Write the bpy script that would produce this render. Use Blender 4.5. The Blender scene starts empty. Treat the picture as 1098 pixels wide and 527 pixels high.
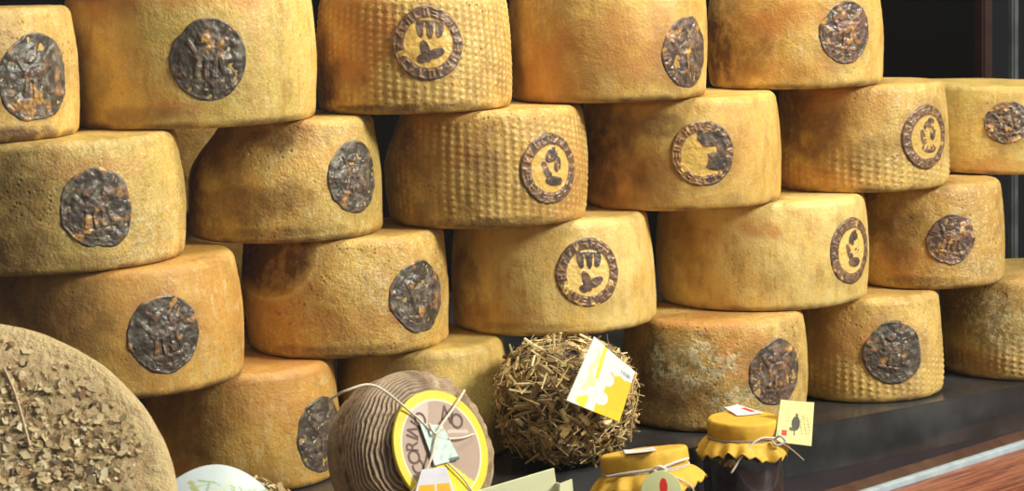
import bpy, bmesh, math, random
import numpy as np
from mathutils import Vector, Matrix, Euler
random.seed(7)
SC = bpy.context.scene
COL = SC.collection
PI = math.pi

# ------------------------------------------------------------------ camera
ZL = -.055        # lower ledge in front of the raised shelf
F_PX, PITCH, CAM_Z, ROLL = 2298.73, 0.1289896, 0.5226763, -0.0294072
CX, CY = 549.0, 263.5
ROT = Euler((PI / 2 - PITCH, 0, 0)).to_matrix() @ Matrix.Rotation(ROLL, 3, 'Z')
cd = bpy.data.cameras.new('camera')
cam = bpy.data.objects.new('camera', cd)
COL.objects.link(cam)
cam.matrix_world = Matrix.Translation((0, 0, CAM_Z)) @ ROT.to_4x4()
cd.sensor_width = 36
cd.lens = F_PX / 1098 * 36
cd.clip_start = .01
cd.dof.use_dof = True
cd.dof.focus_distance = 2.28
cd.dof.aperture_fstop = 16
SC.camera = cam
CAM = Vector((0, 0, CAM_Z))

def ray(px, py):
    return ROT @ Vector(((px - CX) / F_PX, -(py - CY) / F_PX, -1))

def at(px, py, depth):                       # point at a distance along the view axis
    return CAM + ray(px, py) * depth

def atz(px, py, z):                          # point on a horizontal plane
    d = ray(px, py)
    return CAM + d * ((z - CAM_Z) / d.z)

# ------------------------------------------------------------------ noise (numpy)
def _h(ix, iy, iz, seed):
    n = (ix * 374761393 + iy * 668265263 + iz * 2147483647 + seed * 974634777) & 0xffffffff
    n = ((n ^ (n >> 13)) * 1274126177) & 0xffffffff
    n = ((n ^ (n >> 16)) * 2246822519) & 0xffffffff
    return ((n ^ (n >> 15)) & 0xffffff) / float(0xffffff)

def vn(P, s, seed=0):
    P = np.asarray(P, float) * s
    i = np.floor(P).astype(np.int64)
    f = P - i
    f = f * f * (3 - 2 * f)
    r = 0
    for a in (0, 1):
        wx = f[..., 0] if a else 1 - f[..., 0]
        for b in (0, 1):
            wy = f[..., 1] if b else 1 - f[..., 1]
            for c in (0, 1):
                wz = f[..., 2] if c else 1 - f[..., 2]
                r = r + wx * wy * wz * _h(i[..., 0] + a, i[..., 1] + b, i[..., 2] + c, seed)
    return r * 2 - 1

def fbm(P, s, seed=0, oc=3):
    r = 0; a = 1; t = 0
    for k in range(oc):
        r = r + a * vn(P, s * 2 ** k, seed + k * 17); t += a; a *= .5
    return r / t

def ss(a, b, x):
    t = np.clip((x - a) / (b - a), 0, 1)
    return t * t * (3 - 2 * t)

# ------------------------------------------------------------------ mesh helpers
def mesh_np(name, V, Fc, mat=None, parent=None, attrs=None, smooth=True, loc=None):
    """V (n,3), Fc (m,k) uniform faces or list of faces"""
    me = bpy.data.meshes.new(name)
    V = np.asarray(V, float)
    if isinstance(Fc, np.ndarray):
        k = Fc.shape[1]
        me.vertices.add(len(V)); me.vertices.foreach_set('co', V.ravel())
        me.loops.add(Fc.size); me.loops.foreach_set('vertex_index', Fc.ravel().astype(np.int32))
        me.polygons.add(len(Fc))
        me.polygons.foreach_set('loop_start', (np.arange(len(Fc)) * k).astype(np.int32))
        me.polygons.foreach_set('loop_total', np.full(len(Fc), k, np.int32))
        me.update(calc_edges=True)
    else:
        me.from_pydata([tuple(v) for v in V], [], Fc)
    me.validate()
    if smooth: me.polygons.foreach_set('use_smooth', np.ones(len(me.polygons), bool))
    if attrs:
        for an, av in attrs.items():
            av = np.asarray(av, float)
            if av.ndim == 1:
                a = me.attributes.new(an, 'FLOAT', 'POINT'); a.data.foreach_set('value', av)
            else:
                a = me.attributes.new(an, 'FLOAT_COLOR', 'POINT')
                a.data.foreach_set('color', np.concatenate([av, np.ones((len(av), 1))], 1).ravel())
    o = bpy.data.objects.new(name, me)
    COL.objects.link(o)
    if mat: me.materials.append(mat)
    if parent: o.parent = parent
    if loc is not None: o.location = loc
    return o

def grid_faces(nu, nv, wrap=True):
    """nu rings of nv verts"""
    i = np.arange(nu - 1)[:, None]; j = np.arange(nv if wrap else nv - 1)[None, :]
    j2 = (j + 1) % nv
    return np.stack([i * nv + j, i * nv + j2, (i + 1) * nv + j2, (i + 1) * nv + j], -1).reshape(-1, 4)

def empty(name, loc, label, cat, group=None, rot=None):
    o = bpy.data.objects.new(name, None); COL.objects.link(o)
    o.empty_display_size = .03
    o.location = loc
    if rot is not None: o.rotation_euler = rot
    o['label'] = label; o['category'] = cat
    if group: o['group'] = group
    return o

def tag(o, label, cat, group=None):
    o['label'] = label; o['category'] = cat
    if group: o['group'] = group

def struct(o):
    o['kind'] = 'structure'; return o

class Soup:
    def __init__(s): s.v = []; s.f = []; s.c = []
    def add(s, vs, fs, c=(1, 1, 1)):
        b = len(s.v); s.v += [tuple(v) for v in vs]; s.f += [tuple(b + i for i in f) for f in fs]; s.c += [c] * len(vs)
    def box(s, c, sx, sy, sz, R=None, col=(1, 1, 1)):
        vs = []
        for dx in (-1, 1):
            for dy in (-1, 1):
                for dz in (-1, 1):
                    p = Vector((dx * sx / 2, dy * sy / 2, dz * sz / 2))
                    if R: p = R @ p
                    vs.append(Vector(c) + p)
        s.add(vs, [(0, 1, 3, 2), (4, 6, 7, 5), (0, 4, 5, 1), (2, 3, 7, 6), (0, 2, 6, 4), (1, 5, 7, 3)], col)
    def tube(s, pts, r, n=8, col=(1, 1, 1)):
        pts = [Vector(p) for p in pts]; vs = []
        up = Vector((.3, .2, .93))
        m = len(pts)
        for i, p in enumerate(pts):
            t = (pts[min(i + 1, m - 1)] - pts[max(i - 1, 0)]).normalized()
            a = t.cross(up).normalized(); b = t.cross(a)
            rr = r(i / (m - 1)) if callable(r) else r
            for k in range(n):
                q = 2 * PI * k / n
                vs.append(p + (a * math.cos(q) + b * math.sin(q)) * rr)
        fs = [(i * n + k, i * n + (k + 1) % n, (i + 1) * n + (k + 1) % n, (i + 1) * n + k) for i in range(m - 1) for k in range(n)]
        fs += [tuple(range(n))[::-1], tuple((m - 1) * n + k for k in range(n))]
        s.add(vs, fs, col)
    def build(s, name, mat, parent=None, smooth=False, loc=None):
        return mesh_np(name, s.v, s.f, mat, parent, {'col': np.array(s.c)}, smooth, loc)

def spline(P, n=10):
    P = [Vector(p) for p in P]; out = []
    Q = [P[0] * 2 - P[1]] + P + [P[-1] * 2 - P[-2]]
    for i in range(1, len(Q) - 2):
        for k in range(n):
            t = k / n; a, b, c, d = Q[i - 1:i + 3]
            out.append(.5 * ((2 * b) + (c - a) * t + (2 * a - 5 * b + 4 * c - d) * t * t + (3 * b - a - 3 * c + d) * t ** 3))
    out.append(P[-1]); return out

# ------------------------------------------------------------------ materials
class NT:
    def __init__(s, name):
        s.m = bpy.data.materials.new(name); s.m.use_nodes = True
        s.t = s.m.node_tree; s.n = s.t.nodes; s.l = s.t.links
        s.b = s.n['Principled BSDF']
    def node(s, typ, **k):
        n = s.n.new(typ)
        for a, v in k.items(): setattr(n, a, v)
        return n
    def put(s, sock, v):
        if isinstance(v, (int, float)): sock.default_value = v
        elif isinstance(v, tuple): sock.default_value = (*v, 1) if len(v) == 3 and sock.type == 'RGBA' else v
        else: s.l.new(v, sock)
    def noise(s, scale, detail=3, rough=.55, vec=None, dist=0):
        n = s.node('ShaderNodeTexNoise'); n.inputs['Scale'].default_value = scale
        n.inputs['Detail'].default_value = detail; n.inputs['Roughness'].default_value = rough
        n.inputs['Distortion'].default_value = dist
        if vec is not None: s.l.new(vec, n.inputs['Vector'])
        return n.outputs['Fac']
    def ramp(s, v, a, b, lo=0., hi=1.):
        n = s.node('ShaderNodeMapRange', interpolation_type='SMOOTHSTEP')
        s.put(n.inputs[0], v); n.inputs[1].default_value = a; n.inputs[2].default_value = b
        n.inputs[3].default_value = lo; n.inputs[4].default_value = hi
        return n.outputs[0]
    def math(s, op, a, b=0.):
        n = s.node('ShaderNodeMath', operation=op); s.put(n.inputs[0], a); s.put(n.inputs[1], b); return n.outputs[0]
    def mix(s, f, a, b, mode='MIX'):
        n = s.node('ShaderNodeMix', data_type='RGBA', blend_type=mode)
        s.put(n.inputs[0], f); s.put(n.inputs[6], a); s.put(n.inputs[7], b); return n.outputs[2]
    def attr(s, name, out='Fac'):
        return s.node('ShaderNodeAttribute', attribute_name=name).outputs[out]
    def sep(s, c):
        return s.node('ShaderNodeSeparateColor'), c
    def obj(s, off=(0, 0, 0), scale=(1, 1, 1)):
        tc = s.node('ShaderNodeTexCoord'); mp = s.node('ShaderNodeMapping')
        mp.inputs['Location'].default_value = off; mp.inputs['Scale'].default_value = scale
        s.l.new(tc.outputs['Object'], mp.inputs['Vector']); return mp.outputs[0]
    def bump(s, h, strength, dist, prev=None):
        n = s.node('ShaderNodeBump'); n.inputs['Strength'].default_value = strength; n.inputs['Distance'].default_value = dist
        s.put(n.inputs['Height'], h)
        if prev is not None: s.l.new(prev, n.inputs['Normal'])
        return n.outputs[0]
    def done(s, col=None, rough=None, normal=None, spec=None, **k):
        if col is not None: s.put(s.b.inputs['Base Color'], col)
        if rough is not None: s.put(s.b.inputs['Roughness'], rough)
        if normal is not None: s.l.new(normal, s.b.inputs['Normal'])
        if spec is not None: s.put(s.b.inputs['Specular IOR Level'], spec)
        for a, v in k.items(): s.put(s.b.inputs[a], v)
        return s.m

def rind_mat(seed, ca, cb, pits=.5, rough=.48):
    grit = .25 + .75 * pits
    s = NT('cheese_rind')
    off = (seed * 1.37, seed * .71, seed * 2.11)
    v = s.obj(off); vs = s.obj(off, (1, 1, .22))
    c = s.mix(s.ramp(s.noise(14, 4, .6, v, .6), .38, .64), ca, cb)
    # warm patches, vertical wash marks, fine mottling
    c = s.mix(s.ramp(s.noise(26, 4, .6, v), .5, .72, 0, .45), c, (.58, .28, .075))
    c = s.mix(s.ramp(s.noise(90, 3, .6, vs), .48, .72, 0, .38), c, (.36, .18, .045))
    c = s.mix(s.ramp(s.noise(18, 5, .7, s.obj((seed, 8, 2), (1, 1, .6))), .52, .66, 0, .5), c, (.38, .20, .055))
    c = s.mix(s.ramp(s.noise(160, 4, .7, vs), .55, .68, 0, .35), c, (.84, .68, .34))
    c = s.mix(s.ramp(s.noise(60, 4, .65, v), .5, .68, 0, .4), c, (.76, .58, .27))
    mk = s.attr('marks', 'Color')
    sp = s.node('ShaderNodeSeparateColor'); s.l.new(mk, sp.inputs[0])
    st, mo, wa = sp.outputs[0], sp.outputs[1], sp.outputs[2]
    # dots of the basket print catch lighter rind
    pat = s.attr('print')
    c = s.mix(s.math('MULTIPLY', pat, .45), c, (.84, .62, .24))
    # pits
    vo = s.node('ShaderNodeTexVoronoi'); vo.inputs['Scale'].default_value = 150; s.l.new(v, vo.inputs['Vector'])
    gate = s.ramp(s.noise(20, 2, .5, v), .50, .68, 0, .8)
    pit = s.math('MULTIPLY', s.ramp(vo.outputs['Distance'], .08, .34, 1, 0), gate)
    c = s.mix(s.math('MULTIPLY', pit, pits), c, (.16, .08, .03))
    fine = s.noise(420, 2, .6, v)
    c = s.mix(s.ramp(fine, .42, .62, 0, .30 * grit), c, (.40, .21, .07))
    c = s.mix(s.ramp(s.noise(230, 3, .65, s.obj((2, seed, 6))), .55, .66, 0, .42 * grit), c, (.90, .74, .42))
    c = s.mix(s.ramp(s.noise(95, 5, .75, s.obj((7, 1, seed))), .56, .66, 0, .40 * grit), c, (.36, .17, .045))
    c = s.mix(s.math('MULTIPLY', wa, s.ramp(s.noise(30, 4, .6, v), .3, .6, .35, 1)), c, (.56, .23, .055))
    c = s.mix(s.math('MULTIPLY', st, s.ramp(s.noise(38, 6, .7, v), .32, .60, .40, 1.)), c, (.135, .062, .020))  # brown of the stains, also the shade painted on left sides
    mold = s.math('MULTIPLY', mo, s.ramp(s.noise(150, 5, .75, v), .48, .56))
    c = s.mix(mold, c, (.76, .70, .46))
    md2 = s.math('MULTIPLY', mo, s.ramp(s.noise(55, 4, .7, s.obj((seed, 3, 3))), .5, .62, 0, .6))
    c = s.mix(md2, c, (.20, .17, .075))
    vd = s.node('ShaderNodeTexVoronoi'); vd.inputs['Scale'].default_value = 55; s.l.new(v, vd.inputs['Vector'])
    dk = s.math('MULTIPLY', s.ramp(vd.outputs['Distance'], .05, .13, 1, 0), s.ramp(s.noise(33, 2, .5, s.obj((9, seed, 1))), .60, .68, 0, .7))
    c = s.mix(dk, c, (.12, .05, .03))
    n = s.bump(s.noise(75, 5, .65, v), .30 + .25 * pits, .0030)
    n = s.bump(s.noise(330, 3, .6, v), .30 + .35 * pits, .0015, n)
    n = s.bump(s.math('MULTIPLY', pit, -1.), pits * .7, .0015, n)
    n = s.bump(mold, .4, .001, n)
    r = s.ramp(s.noise(40, 3, .5, v), .3, .7, rough - .1, rough + .14)
    return s.done(c, r, n, .42)

def seal_mat(seed, base, kind='dark'):
    DUST = {'dark': (.21, .18, .13), 'dark_red': (.26, .13, .11), 'dark_brown': (.24, .16, .12)}.get(kind, (.30, .17, .10))
    s = NT('stamped_seal')
    v = s.obj((seed * .9, seed * .3, 0))
    ink = s.attr('ink')
    k = s.math('ADD', ink, s.math('MULTIPLY', s.math('SUBTRACT', s.noise(170, 4, .65, v), .5), .55))
    cr = s.node('ShaderNodeValToRGB'); e = cr.color_ramp.elements
    e[0].position = .12; e[0].color = (*base, 1)
    e[1].position = .9; e[1].color = (.068, .054, .042, 1)
    for p, c in ((.36, (.36, .18, .07)), (.56, (.19, .105, .06)), (.74, (.095, .062, .050))):
        q = e.new(p); q.color = (*c, 1)
    s.l.new(k, cr.inputs[0])
    c = s.mix(s.math('MULTIPLY', s.ramp(ink, .3, .6), s.ramp(s.noise(60, 4, .6, s.obj((seed, 5, 5))), .46, .66, 0, .75)), cr.outputs[0], DUST)
    n = s.bump(s.noise(200, 4, .6, v), .5, .0016)
    return s.done(c, s.ramp(s.noise(90, 3, .5, v), .35, .7, .28, .55), n, .6)

def plain(name, col, rough=.5, nscale=0, nstr=.3, var=None, spec=.5, bscale=None, **k):
    s = NT(name); c = col
    v = s.obj()
    if nscale:
        c = s.mix(s.ramp(s.noise(nscale, 4, .6, v), .35, .68), col, var or tuple(x * .6 for x in col))
        n = s.bump(s.noise(bscale or nscale * 3, 4, .6, v), nstr, .002)
    else: n = None
    return s.done(c, rough, n, spec, **k)

def attr_mat(name, rough=.6, bump=.3, bscale=300, spec=.35, mul=.35, **k):
    s = NT(name); v = s.obj()
    c = s.attr('col', 'Color')
    c = s.mix(s.ramp(s.noise(bscale * .4, 3, .6, v), .35, .7, 0, mul), c, (.5, .42, .3), 'MULTIPLY')
    n = s.bump(s.noise(bscale, 3, .6, v), bump, .001)
    return s.done(c, rough, n, spec, **k)

# ------------------------------------------------------------------ cheese wheels
H = .125
W = {
'A': (3, -0.5320, 2.0766, 0.1171),
'B': (3, -0.3245, 2.2196, 0.1281),
'C': (3, -0.0985, 2.3194, 0.1049),
'D': (3, 0.1147, 2.4105, 0.1099),
'E': (3, 0.3429, 2.5463, 0.1044),
'F': (2, -0.4564, 2.1097, 0.1327),
'G': (2, -0.2391, 2.2656, 0.1022),
'H': (2, -0.0250, 2.3471, 0.1096),
'I': (2, 0.1973, 2.4628, 0.1154),
'J': (2, 0.4261, 2.5812, 0.1036),
'K': (2, 0.6211, 2.7437, 0.1092),
'L': (1, -0.4059, 2.1277, 0.1337),
'M': (1, -0.1808, 2.2955, 0.1101),
'N': (1, 0.0445, 2.3988, 0.1166),
'O': (1, 0.2983, 2.5309, 0.1247),
'P': (1, 0.5160, 2.6249, 0.0919),
'Q': (0, -0.2894, 2.2157, 0.1016),
'R': (0, -0.1035, 2.3132, 0.0952),
'S': (0, 0.2310, 2.4499, 0.1067),
'T': (0, 0.4282, 2.5680, 0.0897),
'U': (0, 0.6514, 2.6892, 0.1107),
'V': (0, -0.5050, 2.0850, 0.1100),
'X': (2, -0.3700, 2.5400, 0.1080),
'Y': (1, -0.3500, 2.5500, 0.1080),
'Z': (0, -0.3300, 2.5600, 0.1080),
}

YEL = (.79, .52, .140); OCH = (.68, .40, .090); OLI = (.58, .43, .110); PAL = (.86, .63, .22); TAN = (.54, .335, .100); ORG = (.62, .31, .065)
# per wheel: colours, pit strength, basket print (all / low / none), seal (px,py,rx,ry,kind), marks [(kind,px,py,rx,ry,strength)] with 's' for stains and painted left-side shade, shoulder
SP = {
'A': dict(c=(YEL, TAN), pits=.8, seal=(38, 84, 34, 47, 'dark'), marks=[('s', 5, 150, 60, 14, .8), ('s', 5, 60, 30, 50, .3)],
  label='cropped yellow cheese wheel at the upper left corner with a big dark grey stamp'),
'B': dict(c=(YEL, OLI), pits=.5, seal=(224, 70, 42, 41, 'dark'), marks=[('s', 150, 125, 60, 10, .4), ('w', 110, 10, 90, 22, .8), ('w', 190, 118, 50, 10, .6), ('w', 260, 5, 60, 14, .6), ('s', 96, 90, 20, 60, .35)],
  label='wide yellow cheese wheel with smudged grey stamp, second from left in the top row'),
'C': dict(c=(YEL, OCH), pits=.9, pr='all', seal=(459, 46, 35, 40, 'ring_crest'), marks=[('w', 365, 40, 60, 70, .9), ('s', 345, 90, 26, 30, .7), ('s', 420, 116, 110, 5, .75), ('s', 345, 30, 8, 80, .5)],
  label='cheese wheel in the top row with columns of basket dots and brown ring stamp'),
'D': dict(c=(OCH, YEL), pits=.3, seal=(735, 56, 19, 39, 'dark_brown'), marks=[('s', 600, 110, 60, 8, .35), ('w', 660, 50, 110, 40, .75), ('w', 590, 90, 60, 30, .6), ('s', 552, 40, 8, 80, .5)],
  label='smooth orange cheese wheel in the top row, narrow brown oval stamp at its right'),
'E': dict(c=(YEL, OCH), pits=.5, seal=(908, 34, 27, 34, 'dark_red'), marks=[('s', 790, 60, 30, 50, .5), ('w', 835, 20, 50, 22, .9), ('s', 770, 50, 22, 60, .75), ('w', 830, 75, 70, 12, .5)],
  label='rightmost cheese wheel of the top row, orange patch beside a purplish stamp'),
'F': dict(c=(YEL, OLI), pits=1., seal=(103, 225, 44, 42, 'dark'), marks=[('s', 60, 285, 90, 14, .4), ('s', 20, 200, 50, 50, .5), ('s', 5, 270, 60, 30, .6), ('m', 165, 255, 40, 40, .4), ('w', 100, 180, 60, 12, .5), ('s', 103, 225, 55, 52, .25)],
  label='olive yellow cheese wheel, round dark stamp, directly below the cropped corner wheel'),
'G': dict(c=(OCH, OLI), pits=1., seal=(381, 189, 21, 40, 'dark'), marks=[('s', 235, 165, 40, 40, .55), ('s', 300, 150, 60, 16, .6), ('s', 255, 220, 70, 25, .5), ('w', 325, 135, 25, 20, .5), ('s', 207, 200, 12, 60, .8), ('s', 300, 250, 90, 8, .5)], sh=(.55, 1.35, .030),
  label='cheese wheel with sunken shadowy left shoulder and narrow grey stamp at right'),
'H': dict(c=(OCH, YEL), pits=.9, pr='all', seal=(589, 181, 27, 39, 'ring_figure'), marks=[('s', 440, 190, 30, 60, .55), ('s', 520, 165, 25, 45, .4), ('w', 470, 150, 60, 40, .6), ('s', 520, 240, 100, 6, .6), ('w', 610, 190, 30, 60, .5)], sh=(.35, .5, .018),
  label='brownish basket dotted cheese wheel with oval ring stamp, second row down'),
'I': dict(c=(YEL, OCH), pits=.2, seal=(754, 165, 34, 36, 'ring_half'), marks=[('s', 645, 165, 45, 55, .7), ('s', 700, 135, 40, 16, .5), ('w', 660, 190, 60, 40, .7), ('w', 800, 150, 30, 50, .3), ('s', 775, 215, 30, 8, .35)],
  label='smooth golden cheese wheel with brown stained left side and round half yellow stamp'),
'J': dict(c=(YEL, TAN), pits=.8, pr='low', seal=(993, 147, 19, 35, 'ring_figure'), marks=[('s', 860, 140, 50, 45, .6), ('w', 890, 120, 50, 40, .7), ('s', 925, 165, 30, 22, .4), ('w', 860, 190, 60, 14, .6)],
  label='cheese wheel with reddish brown left side, dotted base and dark oval ring stamp'),
'K': dict(c=(OLI, YEL), pits=.2, seal=(1078, 124, 22, 26, 'dark_brown'), marks=[('w', 1060, 178, 60, 8, .6)],
  label='pale olive cheese wheel set back and tilted at the right edge below the dark background'),
'L': dict(c=(OCH, ORG), pits=.3, seal=(176, 360, 41, 42, 'dark'), marks=[('s', 60, 350, 70, 60, .45), ('w', 90, 330, 110, 50, .5), ('s', 40, 320, 60, 40, .5), ('s', 176, 360, 50, 50, .3)],
  label='large smooth orange brown cheese wheel with round stamp, directly behind the herb crusted wheel'),
'M': dict(c=(OCH, YEL), pits=1., seal=(449, 319, 27, 41, 'dark'), arc=1, marks=[('m', 410, 310, 30, 30, .35), ('w', 400, 345, 60, 20, .5), ('s', 370, 376, 90, 6, .5), ('s', 449, 319, 36, 50, .25)],
  label='cheese wheel with a pale curved line on its dark left side, grey stamp'),
'N': dict(c=(YEL, PAL), pits=.2, seal=(631, 293, 32, 38, 'ring_crest'), marks=[('s', 560, 352, 80, 6, .4), ('s', 500, 310, 25, 50, .5), ('w', 530, 340, 60, 15, .4)],
  label='smooth yellow cheese wheel with crisp round brown ring stamp, directly above the straw covered cheese'),
'O': dict(c=(PAL, YEL), pits=.15, seal=(912, 269, 17, 37, 'ring_figure'), marks=[('s', 735, 280, 22, 50, .35), ('w', 815, 246, 25, 12, .8), ('w', 760, 255, 50, 10, .4), ('m', 715, 290, 14, 40, .3)],
  label='smoothest pale yellow cheese wheel with narrow dark oval stamp at its right edge'),
'P': dict(c=(TAN, OCH), pits=1., seal=(1021, 257, 28, 28, 'dark_red'), marks=[('s', 960, 250, 40, 30, .55), ('w', 975, 280, 40, 20, .6), ('m', 1050, 285, 25, 15, .4), ('s', 990, 302, 50, 6, .5)],
  label='small rough brownish cheese wheel with reddish stamp under the tilted olive wheel'),
'Q': dict(c=(OCH, ORG), pits=.4, seal=(345, 466, 15, 42, 'dark'), marks=[('s', 200, 450, 40, 50, .5), ('w', 280, 430, 70, 30, .5), ('w', 330, 395, 30, 16, .6)],
  label='tan cheese wheel in the bottom row between herb crusted wheel and brown wrapped cheese'),
'R': dict(c=(OLI, YEL), pits=.3, marks=[('s', 440, 395, 40, 20, .5)],
  label='unstamped olive yellow cheese wheel half hidden behind the brown wrapped cheese'),
'S': dict(c=(TAN, YEL), pits=1., seal=(833, 400, 22, 37, 'dark_brown'), marks=[('m', 735, 390, 45, 28, 1.), ('m', 790, 430, 40, 18, .6), ('s', 700, 400, 18, 40, .55), ('s', 740, 425, 60, 20, .35), ('w', 800, 380, 40, 30, .8), ('w', 760, 350, 90, 8, .7)],
  label='mottled mouldy cheese wheel in the bottom row just behind the yellow capped jars'),
'T': dict(c=(YEL, TAN), pits=.7, pr='low', seal=(958, 378, 26, 33, 'dark'), marks=[('s', 880, 370, 16, 50, .4), ('w', 910, 360, 30, 30, .6), ('s', 885, 400, 22, 40, .4), ('s', 958, 378, 34, 42, .25)],
  label='cheese wheel in the bottom row with dotted base and round near black stamp'),
'U': dict(c=(TAN, OLI), pits=1., pr='low', marks=[('m', 1065, 345, 40, 30, 1.), ('s', 1030, 330, 22, 30, .5), ('w', 1040, 390, 30, 16, .5), ('s', 1030, 385, 24, 12, .4)],
  label='rightmost cheese wheel of the bottom row, patchy with greenish white mould'),
'V': dict(c=(OCH, TAN), pits=.4, marks=[], label='cheese wheel at the bottom left almost wholly hidden by the herb crusted wheel'),
'X': dict(c=(TAN, OCH), pits=.4, marks=[], label='shaded cheese wheel of the rear stack, glimpsed beside the shadowy sunken shoulder'),
'Y': dict(c=(TAN, OCH), pits=.4, marks=[], label='shaded cheese wheel in the middle of the rear stack behind the front pile'),
'Z': dict(c=(TAN, OCH), pits=.4, marks=[], label='shaded cheese wheel at the foot of the rear stack behind the front pile'),
}

def side_radius(k, th, t, seed, spec):
    """side radius as function of angle and height fraction t (0..1)"""
    R = W[k][3]
    P = np.stack([np.cos(th) * R, np.sin(th) * R, t * H], -1)
    rb, rt = .975, .94 + .02 * math.sin(seed * 3.1)
    r = R * (rb + (rt - rb) * t + .055 * np.sin(PI * np.clip(t * .9 + .04, 0, 1)) * .75)
    r = r + fbm(P, 9, seed, 2) * .0028 + fbm(P, 38, seed + 5, 3) * .0011 * (.5 + spec['pits'])
    sh = spec.get('sh')
    if sh:
        a0, wd, amt = sh
        mid = math.atan2(-(W[k][2]), -(W[k][1]))                 # towards the viewer
        d = (th - (mid - PI / 2 + a0 * .3) + PI) % (2 * PI) - PI
        r = r - amt * np.exp(-(d / wd) ** 2) * ss(.45, 1.05, t) ** 1.2 * 1.2
    return r

def print_fn(k, th, t, seed, spec):
    pr = spec.get('pr')
    if not pr: return np.zeros_like(th)
    R = W[k][3]
    u = th * R / .0098; z = t * H / .0072
    P = np.stack([np.cos(th) * R, np.sin(th) * R, t * H], -1)
    n = fbm(P, 25, seed + 31, 2)
    v = (.5 + .5 * np.cos(2 * PI * u)) ** 1.5 * (.30 + .70 * (.5 + .5 * np.cos(2 * PI * (z + .10 * n + .25 * np.floor(u * 1.0 + .5))))**1.3)
    m = ss(.02, .12, t) * (1 - ss(.86, .97, t))
    m = m * ss(-.5, .2, n + .3)
    if pr == 'low': m = m * (1 - ss(.22, .5, t + .2 * n)) * 1.2
    return v * m

def wheel_hit(k, px, py):
    """angle and height where the view ray meets the wheel's side"""
    row, x, y, R = W[k]
    o = CAM; d = ray(px, py)
    a = d.x ** 2 + d.y ** 2; ox, oy = o.x - x, o.y - y
    b = 2 * (ox * d.x + oy * d.y); c = ox * ox + oy * oy - (R * .985) ** 2
    D = b * b - 4 * a * c
    s = (-b - math.sqrt(max(D, 0))) / (2 * a)
    p = o + d * s
    return math.atan2(p.y - y, p.x - x), (p.z - row * H) / H, math.hypot(p.x - o.x, p.y - o.y, )

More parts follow.
